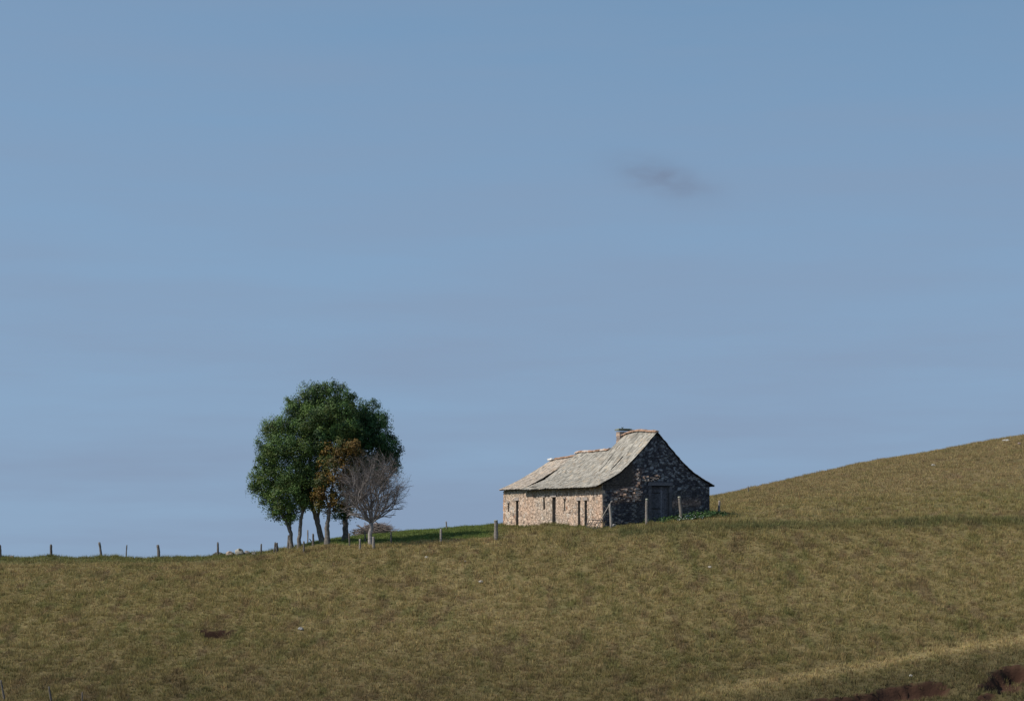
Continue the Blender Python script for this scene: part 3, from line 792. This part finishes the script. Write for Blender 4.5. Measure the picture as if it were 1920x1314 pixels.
# ------------------------------------------------------------------ weeds at the gable foot
def leaf_quads(P, nrm, size, asp, col):
    n = len(P)
    nrm = nrm / np.maximum(np.linalg.norm(nrm, axis=1, keepdims=True), 1e-6)
    r = rng.normal(0, 1, (n, 3)); t = np.cross(nrm, r); t /= np.maximum(np.linalg.norm(t, axis=1, keepdims=True), 1e-6); b = np.cross(nrm, t)
    t = t * size[:, None] * .5; b = b * (size * asp)[:, None] * .5
    V = np.stack([P - t, P - b + nrm * size[:, None] * .06, P + t, P + b + nrm * size[:, None] * .06], 1).reshape(-1, 3)
    C = np.repeat(col, 4, 0)
    return V, C
def quads(n): return np.arange(n).reshape(-1, 4)
def weeds():
    Ps = []; Ns = []; Cs = []; S = []
    for k in range(90):
        g = rng.uniform(5.3, 8.3); s = -rng.uniform(.2, 1.1); x = HX + g * CA - s * SA; y = HY + g * SA + s * CA
        z = float(ground_z(x, y)); hh = rng.uniform(.25, .6)
        for q in range(22):
            d = rng.normal(0, 1, 3); d[2] = abs(d[2]); d /= np.linalg.norm(d)
            Ps.append([x + d[0] * .25, y + d[1] * .25, z + hh * (.2 + .8 * d[2] * rng.random() ** .5)]); Ns.append(d + [0, 0, .4]); S.append(rng.uniform(.1, .24))
            pale = rng.random() < .12 and g < 7.2  # a few leaves picked at random for a pale colour
            Cs.append(np.array([.55, .6, .5]) if pale else np.array([.042, .088, .024]) * rng.uniform(.7, 1.4))
    for k in range(60):       # taller green stems between door and post, and right of the gable
        g = rng.choice([rng.uniform(3.0, 5.4), rng.uniform(8.0, 9.2)]); s = -rng.uniform(.15, .9); x = HX + g * CA - s * SA; y = HY + g * SA + s * CA
        z = float(ground_z(x, y))
        for q in range(8):
            d = rng.normal(0, 1, 3); d[2] = abs(d[2])
            Ps.append([x + d[0] * .12, y + d[1] * .12, z + .35 * rng.random()]); Ns.append(d); S.append(rng.uniform(.08, .18)); Cs.append(np.array([.05, .10, .026]) * rng.uniform(.7, 1.3))
    V, C = leaf_quads(np.array(Ps), np.array(Ns), np.array(S), .6, np.array(Cs))
    o = mesh_obj('weeds', V, quads(len(V)), M_leaf, None, C)
    tag(o, 'patch of broad leaved green weeds with pale specks at the foot of the barn gable', 'weeds', kind='stuff')
weeds()

# ------------------------------------------------------------------ trees
def px3(u, r, y): return Vector(((u - CX) / F * y, y, (HOR - r) / F * y))
def leafy_tree(name, label, ub, rb, depth, stems, lobes, cols, leaf=(.08, .165), dens=1.0, trunk_col=(.155, .138, .12), r0=.26, seed=1, lean=0, gap=0.0):
    """stems: list of polylines in photo pixels (u,row,dy); lobes: (u,row,dy,rpx)"""
    random.seed(seed); R = np.random.default_rng(seed)
    base = px3(ub, rb, depth); base.z = float(ground_z(base.x, base.y))
    root = empty(name, base); tag(root, label, 'tree', 'trees in the clump left of the barn')
    mb = MB()
    tips = []
    for st in stems: st['r'] = (st['r'][0] * .86, st['r'][1] * .9)
    for st in stems:
        pts = [px3(u, r, depth + dy) - base for (u, r, dy) in st['p']]
        if st.get('root', True): pts[0] = Vector((pts[0].x, pts[0].y, -.25))
        # resample with wiggle
        P = []; n = 5
        for a, b in zip(pts, pts[1:]):
            for k in range(n): P.append(a.lerp(b, k / n) + Vector((random.uniform(-1, 1), random.uniform(-1, 1), 0)) * .035)
        P.append(pts[-1]); m = len(P)
        ra, rb_ = st['r']
        rad = [ra + (rb_ - ra) * (i / (m - 1)) ** .8 for i in range(m)]
        if st.get('root', True): rad[0] *= 1.5; rad[1] *= 1.22; rad[2] *= 1.08
        mb.tube(P, rad, 9, trunk_col, .07); tips.append((P[-1], rb_, P))
    LV = []; LC = []
    for (u, r, dy, rp) in lobes:
        c = px3(u, r, depth + dy) - base; rad = rp / F * depth
        # limb to the lobe
        best = min(tips, key=lambda t: min((q - c).length for q in t[2][len(t[2]) // 2:]))
        q = min(best[2][len(best[2]) // 2:], key=lambda q: (q - c).length + max(0, q.z - c.z) * 1.5)
        mid = q.lerp(c, .5) + Vector((random.uniform(-.2, .2), random.uniform(-.2, .2), -.1))
        mb.tube([q, mid, c, c + (c - mid) * .5], [best[1] * .55 + .02, best[1] * .4 + .02, .03, .015], 5, tuple(np.array(trunk_col) * .8), .1)
        ncl = max(6, int(30 * dens * rad * rad))
        for k in range(ncl):
            d = R.normal(0, 1, 3); d /= np.linalg.norm(d)
            rr = rad * (.4 + .72 * R.random() ** .6)
            cc = np.array(c) + d * rr * np.array([1, 1, .95])
            if k < 5: cc = np.array(c) + d * rad * R.uniform(1.0, 1.22)
            if R.random() < gap: continue
            if k % 3 == 0:
                mb.tube([c + Vector(d) * rad * .15, Vector(cc)], [.016, .007], 4, tuple(np.array(trunk_col) * .7))
            nl = int(R.integers(100, 165)); tone = R.uniform(.6, 1.4); sz = R.uniform(.19, .32) * (.62 if k < 5 else 1)
            off = R.normal(0, 1, (nl, 3)) * np.array([sz, sz, sz * .75]); off = np.clip(off, -1.9 * sz, 1.9 * sz); off[:, 2] -= .28 * (off[:, 0] ** 2 + off[:, 1] ** 2) / sz
            P = cc + off
            nr = off / sz * .5 + d * .5 + R.normal(0, .55, (nl, 3)) + np.array([-.15, -.1, .35])
            ls = R.uniform(leaf[0], leaf[1], nl)
            pick = R.random((nl, 1)); base_c = np.array(cols[int(R.integers(0, len(cols)))]) if R.random() < .8 else np.array(cols[0])
            col = base_c * tone * (.75 + .5 * pick)
            v, cl = leaf_quads(P, nr, ls, .5, col); LV.append(v); LC.append(cl)
    mb.build('trunk', M_bark, root, True)
    V = np.concatenate(LV); C = np.concatenate(LC)
    mesh_obj('crown', V, quads(len(V)), M_leaf, root, C)
    return root
GREENS = [(.078, .135, .032), (.098, .15, .034), (.058, .112, .029), (.128, .168, .04)]
SHADE_GREENS = [(.045, .10, .03), (.056, .115, .034), (.036, .082, .026)]  # darker leaf copy: shade from the neighbouring crowns put into the colour
OR = [(.18, .11, .02), (.135, .10, .022), (.09, .10, .024), (.15, .085, .02), (.065, .09, .024), (.10, .068, .02)]

leafy_tree('ash_tree', 'leftmost green tree, trunk leaning left with low spreading crown', 547, 1022, 153.0,
    [dict(p=[(547, 1024, 0), (545, 1000, 0), (538, 980, 0), (524, 958, -.2), (510, 925, -.3)], r=(.20, .08)),
     dict(p=[(543, 992, 0), (545, 975, .1), (543, 940, .3), (535, 900, .3)], r=(.13, .06), root=False)],
    [(500, 888, -.2, 25), (486, 890, .3, 17), (492, 918, 0, 20), (520, 930, -.5, 26), (528, 955, 0, 18), (543, 905, -.6, 26), (508, 857, .1, 24), (516, 900, .6, 28), (545, 940, -.3, 22), (540, 970, .1, 10), (480, 905, 0, 12), (505, 938, .2, 12)],
    GREENS, seed=3, gap=.14)
leafy_tree('ash_tree', 'second green tree from the left, slim trunk and mid height crown', 561, 1020, 152.2,
    [dict(p=[(560, 1021, 0), (562, 995, 0), (567, 960, 0), (562, 920, .1), (552, 870, .2), (540, 820, 0)], r=(.19, .05)),
     dict(p=[(564, 968, 0), (572, 955, .1), (573, 952, .1)], r=(.06, .03), root=False)],
    [(512, 800, .2, 19), (530, 795, -.2, 22), (506, 828, 0, 20), (528, 832, -.6, 30), (498, 845, .2, 15), (552, 850, -.8, 30), (548, 885, -.6, 27), (564, 912, -.2, 24), (580, 890, -.4, 22), (560, 935, .2, 20), (552, 958, .1, 12), (575, 935, 0, 15)],
    GREENS, seed=5)
leafy_tree('ash_tree', 'tallest green tree in the middle of the clump with forked trunk', 605, 1014, 153.2,
    [dict(p=[(606, 1016, 0), (599, 990, 0), (590, 965, 0), (583, 935, 0), (580, 880, .2), (585, 800, .3), (600, 750, .3)], r=(.27, .06)),
     dict(p=[(596, 982, 0), (597, 960, .2), (600, 930, .3), (610, 870, .4), (630, 800, .4)], r=(.16, .06), root=False),
     dict(p=[(583, 930, 0), (572, 905, -1.2), (560, 880, -1.6), (540, 873, -1.8)], r=(.08, .03), root=False)],
    [(600, 745, .2, 26), (582, 738, 0, 20), (620, 735, 0, 18), (643, 742, 0, 20), (560, 752, .2, 20), (637, 765, -.4, 25), (553, 775, -.2, 22), (575, 785, -.9, 32), (610, 785, -1.0, 32), (640, 795, -.4, 28), (590, 825, -1.0, 34), (560, 815, -.6, 28), (625, 830, -.7, 30), (600, 860, -.6, 28), (650, 765, .4, 17), (590, 780, 1.2, 34), (630, 790, 1.3, 32), (590, 885, -.2, 22), (580, 920, 0, 18)],
    GREENS + [(.03, .06, .02)], seed=7)
leafy_tree('ash_tree', 'green tree at the right of the clump, crown coloured darker as shade, with thick short trunk', 649, 1011, 155.0,
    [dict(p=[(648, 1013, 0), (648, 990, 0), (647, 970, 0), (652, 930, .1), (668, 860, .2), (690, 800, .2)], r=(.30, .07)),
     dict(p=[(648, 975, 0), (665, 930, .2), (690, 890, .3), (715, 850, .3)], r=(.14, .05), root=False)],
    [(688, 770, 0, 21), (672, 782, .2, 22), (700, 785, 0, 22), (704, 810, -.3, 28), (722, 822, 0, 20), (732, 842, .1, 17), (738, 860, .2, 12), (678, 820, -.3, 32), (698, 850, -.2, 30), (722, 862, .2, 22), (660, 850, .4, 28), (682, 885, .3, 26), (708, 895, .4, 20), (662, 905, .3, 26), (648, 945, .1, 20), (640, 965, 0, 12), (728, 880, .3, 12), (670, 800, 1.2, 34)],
    SHADE_GREENS, seed=9, dens=1.1)
leafy_tree('autumn_tree', 'smaller tree with orange brown autumn leaves in front of the green crowns', 613, 1013, 151.2,
    [dict(p=[(613, 1013, 0), (613, 990, 0), (616, 965, 0), (619, 945, 0), (625, 900, -.1), (640, 840, -.2)], r=(.25, .04)),
     dict(p=[(617, 955, 0), (606, 920, -.1), (598, 895, -.2)], r=(.09, .03), root=False)],
    [(652, 832, 0, 17), (664, 842, -.2, 15), (616, 842, 0, 13), (636, 860, -.2, 19), (618, 870, -.3, 19), (604, 897, -.2, 17), (590, 896, 0, 11), (628, 897, -.3, 20), (612, 920, -.2, 17), (645, 885, 0, 17), (632, 935, 0, 15), (600, 930, 0, 11), (658, 865, .1, 17), (596, 945, 0, 7), (620, 950, 0, 10)],
    OR, leaf=(.10, .19), dens=.95, seed=15, gap=.22)

# bare tree
def bare_tree():
    random.seed(21)
    base = px3(694, 1013, 149.6); base.z = float(ground_z(base.x, base.y))
    root = empty('bare_tree', base); tag(root, 'leafless grey tree with fine twigs at the right of the clump', 'tree', 'trees in the clump left of the barn')
    tk = MB(); tw = MB(); D = base.y
    fork = px3(696, 980, D) - base
    tk.tube([(0, 0, -.25), (0.02, 0, .1), px3(694, 1000, D) - base, px3(697, 990, D) - base, fork], [.24, .17, .15, .145, .15], 9, (.30, .27, .25), .07)
    C0 = px3(697, 910, D) - base
    RX, RZ = 69 / F * D, 64 / F * D
    def inside(p): return ((p.x - C0.x) / RX) ** 2 + ((p.y - C0.y) / RX) ** 2 + ((p.z - C0.z) / RZ) ** 2
    def grow(p, d, r, L, lev):
        n = 4; pts = [p]; q = p.copy(); dd = d.copy()
        for k in range(n):
            dd = (dd + Vector((random.gauss(0, .19), random.gauss(0, .19), random.gauss(0, .15) + (.04 if lev < 3 else 0)))).normalized()
            q = q + dd * L / n
            pts.append(q.copy())
        mb = tk if lev < 2 else tw
        c = (.29, .265, .25) if lev < 2 else (.27 - .018 * lev, .245 - .018 * lev, .23 - .018 * lev)
        mb.tube(pts, [r * (1 - .45 * k / n) for k in range(n + 1)], 7 if lev < 2 else (4 if lev < 4 else 3), c, .05)
        if lev >= 6: return
        kids = 0
        m = (4, 4, 4, 4, 4, 3)[lev]
        for j in range(m):
            t = 1.0 if j == 0 else random.uniform(.35, 1.0)
            i = min(int(t * n), n); s = pts[i]
            ax = Vector((random.gauss(0, 1), random.gauss(0, 1), random.gauss(0, .6))).normalized()
            nd = (dd * 1.0 + ax * (.35 if j == 0 else random.uniform(.55, .9)) + Vector((0, 0, .12))).normalized()
            LL = L * random.uniform(.55, .82)
            lim = random.uniform(.75, 1.5)
            if inside(s + nd * LL) > lim:
                LL *= .55
                if inside(s + nd * LL) > lim * 1.05: continue
            grow(s, nd, r * (.62 if j == 0 else .48), LL, lev + 1)
    for (ux, rr, dy) in ((650, 935, -.3), (676, 905, .9), (700, 890, -.4), (722, 905, .6), (742, 935, -.2), (690, 910, -1.2), (664, 950, .7), (715, 925, -1.3), (688, 865, .2), (708, 868, -.3), (640, 955, .1), (752, 952, .2), (762, 912, -.1), (765, 935, .3), (634, 915, -.1), (730, 960, -.8), (668, 962, -.7)):
        d = (px3(ux, rr, D + dy) - base - fork); L = d.length * (.62 + .16 * min(1, abs(ux - 697) / 55))
        grow(fork + d.normalized() * .02, d.normalized(), .07, L * .95, 1)
    tk.build('trunk', M_bark, root, True); tw.build('crown', M_bark, root)
    print('twigs', len(tw.v))
bare_tree()

# brush pile
def brush():
    random.seed(33)
    c = px3(703, 1000, 170); mb = MB()
    base = Vector((c.x, 170, float(ground_z(c.x, 170))))
    Wd = 66 / F * 170 / 2
    for k in range(620):
        x = random.gauss(0, .42) * Wd * 1.15
        if abs(x) > Wd * 1.25: continue
        hh = max(.1, .85 * (1 - (x / (Wd * 1.3)) ** 2)); z = random.random() ** .8 * hh; y = random.gauss(0, .7)
        L = random.uniform(.5, 1.6); a = random.gauss(0, .35); b = random.uniform(-1, 1)
        d = Vector((math.cos(a) * math.cos(b), math.sin(b) , math.sin(a))) * L / 2
        gz = float(ground_z(base.x + x, base.y + y)) - base.z
        p = Vector((x, y, z + gz)); m = p + Vector((random.uniform(-.08, .08), 0, random.uniform(-.08, .1)))
        k_ = random.uniform(.7, 1.3)
        mb.tube([p - d, m, p + d], [random.uniform(.014, .035), .02, .008], 4, (.22 * k_, .18 * k_, .16 * k_))
    o = mb.build('brush_pile', M_bark); o.location = base
    tag(o, 'low heap of cut grey brown branches behind the bare tree', 'brush pile')
brush()

# ------------------------------------------------------------------ light and sky
ELEV = math.radians(45); hx, hy = -.94, -.342; nn = math.hypot(hx, hy); hx /= nn; hy /= nn
sv = Vector((hx * math.cos(ELEV), hy * math.cos(ELEV), math.sin(ELEV)))
ld = bpy.data.lights.new('sun', 'SUN'); ld.energy = 4.1; ld.angle = math.radians(.5); ld.color = (1.0, .93, .84)
lo = bpy.data.objects.new('sun', ld); COL.objects.link(lo); lo.rotation_euler = (-sv).to_track_quat('-Z', 'Y').to_euler(); lo.location = (0, 0, 60)

w = bpy.data.worlds.new('World'); scene.world = w; w.use_nodes = True
nt = w.node_tree; N = nt.nodes; L = nt.links
bg = N['Background']; bg.inputs['Strength'].default_value = .1
tc = N.new('ShaderNodeTexCoord'); sx = N.new('ShaderNodeSeparateXYZ'); L.new(tc.outputs['Generated'], sx.inputs[0])
def math_node(op, a=None, b=None, c=None):
    m = N.new('ShaderNodeMath'); m.operation = op
    for i, v in enumerate((a, b, c)):
        if v is None: continue
        if isinstance(v, (int, float)): m.inputs[i].default_value = v
        else: L.new(v, m.inputs[i])
    return m.outputs[0]
zc = math_node('MAXIMUM', sx.outputs[2], -.02)
zl = math_node('MULTIPLY_ADD', zc, 1.15, .24)
cb = N.new('ShaderNodeCombineXYZ'); L.new(sx.outputs[0], cb.inputs[0]); L.new(sx.outputs[1], cb.inputs[1]); L.new(zl, cb.inputs[2])
nv = N.new('ShaderNodeVectorMath'); nv.operation = 'NORMALIZE'; L.new(cb.outputs[0], nv.inputs[0])
sky = N.new('ShaderNodeTexSky'); sky.sky_type = 'NISHITA'; sky.sun_disc = False
sky.sun_elevation = ELEV; sky.sun_rotation = math.atan2(hx, hy) % (2 * math.pi); sky.altitude = 1200; sky.air_density = 1.0; sky.dust_density = .6; sky.ozone_density = 1.0
L.new(nv.outputs[0], sky.inputs[0])
# thin high haze in long flat streaks
mp = N.new('ShaderNodeMapping'); mp.inputs['Scale'].default_value = (3.0, 3.0, 26.0); mp.inputs['Rotation'].default_value = (0, math.radians(-3), 0); L.new(tc.outputs['Generated'], mp.inputs[0])
nz = N.new('ShaderNodeTexNoise'); nz.inputs['Scale'].default_value = 1.6; nz.inputs['Detail'].default_value = 5; nz.inputs['Roughness'].default_value = .55; L.new(mp.outputs[0], nz.inputs['Vector'])
mr = N.new('ShaderNodeMapRange'); mr.inputs[1].default_value = .35; mr.inputs[2].default_value = .68; mr.inputs[3].default_value = 0.0; mr.inputs[4].default_value = .3; L.new(nz.outputs[0], mr.inputs[0])
low = N.new('ShaderNodeMapRange'); low.inputs[1].default_value = .26; low.inputs[2].default_value = -.02; low.inputs[3].default_value = .0; low.inputs[4].default_value = .78; L.new(sx.outputs[2], low.inputs[0])
ha = math_node('ADD', mr.outputs[0], low.outputs[0]); ha = math_node('MINIMUM', ha, .92)
hs = N.new('ShaderNodeHueSaturation'); hs.inputs['Saturation'].default_value = 1.0; hs.inputs['Value'].default_value = 1.3; L.new(sky.outputs[0], hs.inputs['Color'])
mx = N.new('ShaderNodeMix'); mx.data_type = 'RGBA'; tn = N.new('ShaderNodeMix'); tn.data_type = 'RGBA'; tn.blend_type = 'MULTIPLY'; tn.inputs[0].default_value = 1; L.new(hs.outputs[0], tn.inputs[6]); tn.inputs[7].default_value = (1.34, 1.43, 1.26, 1)
L.new(ha, mx.inputs[0]); L.new(tn.outputs[2], mx.inputs[6]); mx.inputs[7].default_value = (2.42, 3.22, 4.6, 1)
# small grey cloud wisp
cd = Vector(((1240 - CX) / F, 1, (HOR - 335) / F)).normalized()
dx = math_node('SUBTRACT', sx.outputs[0], cd.x); dzz = math_node('SUBTRACT', sx.outputs[2], cd.z)
# rotate a little (falls to the right)
a_ = math.radians(-16)
ex = math_node('ADD', math_node('MULTIPLY', dx, math.cos(a_) / .021), math_node('MULTIPLY', dzz, math.sin(a_) / .021))
ez = math_node('ADD', math_node('MULTIPLY', dx, -math.sin(a_) / .0068), math_node('MULTIPLY', dzz, math.cos(a_) / .0068))
r2 = math_node('ADD', math_node('MULTIPLY', ex, ex), math_node('MULTIPLY', ez, ez))
gsn = math_node('POWER', 2.718, math_node('MULTIPLY', r2, -1.0))
front = math_node('GREATER_THAN', sx.outputs[1], 0.0)
mp2 = N.new('ShaderNodeMapping'); mp2.inputs['Scale'].default_value = (75, 75, 150); L.new(tc.outputs['Generated'], mp2.inputs[0])
n2 = N.new('ShaderNodeTexNoise'); n2.inputs['Scale'].default_value = 1.0; n2.inputs['Detail'].default_value = 6; L.new(mp2.outputs[0], n2.inputs['Vector'])
m2 = N.new('ShaderNodeMapRange'); m2.inputs[1].default_value = .35; m2.inputs[2].default_value = .65; m2.inputs[3].default_value = .45; m2.inputs[4].default_value = 1.0; L.new(n2.outputs[0], m2.inputs[0])
cf = math_node('MULTIPLY', math_node('MULTIPLY', gsn, m2.outputs[0]), math_node('MULTIPLY', front, .8))
mc2 = N.new('ShaderNodeMix'); mc2.data_type = 'RGBA'; L.new(cf, mc2.inputs[0]); L.new(mx.outputs[2], mc2.inputs[6]); mc2.inputs[7].default_value = (1.85, 2.4, 3.5, 1)
L.new(mc2.outputs[2], bg.inputs['Color'])

# ------------------------------------------------------------------ camera
cam = bpy.data.cameras.new('camera'); co = bpy.data.objects.new('camera', cam); COL.objects.link(co)
cam.sensor_width = 36; cam.sensor_fit = 'HORIZONTAL'; cam.lens = 36 * F / 1920; cam.shift_y = (HOR - 657) / 1920
cam.clip_start = .5; cam.clip_end = 9000
co.location = (0, 0, 0); co.rotation_euler = (math.radians(90), 0, 0)
scene.camera = co
scene.render.engine = 'CYCLES'
scene.view_settings.view_transform = 'Standard'; scene.view_settings.look = 'None'; scene.view_settings.exposure = 0; scene.view_settings.gamma = 1
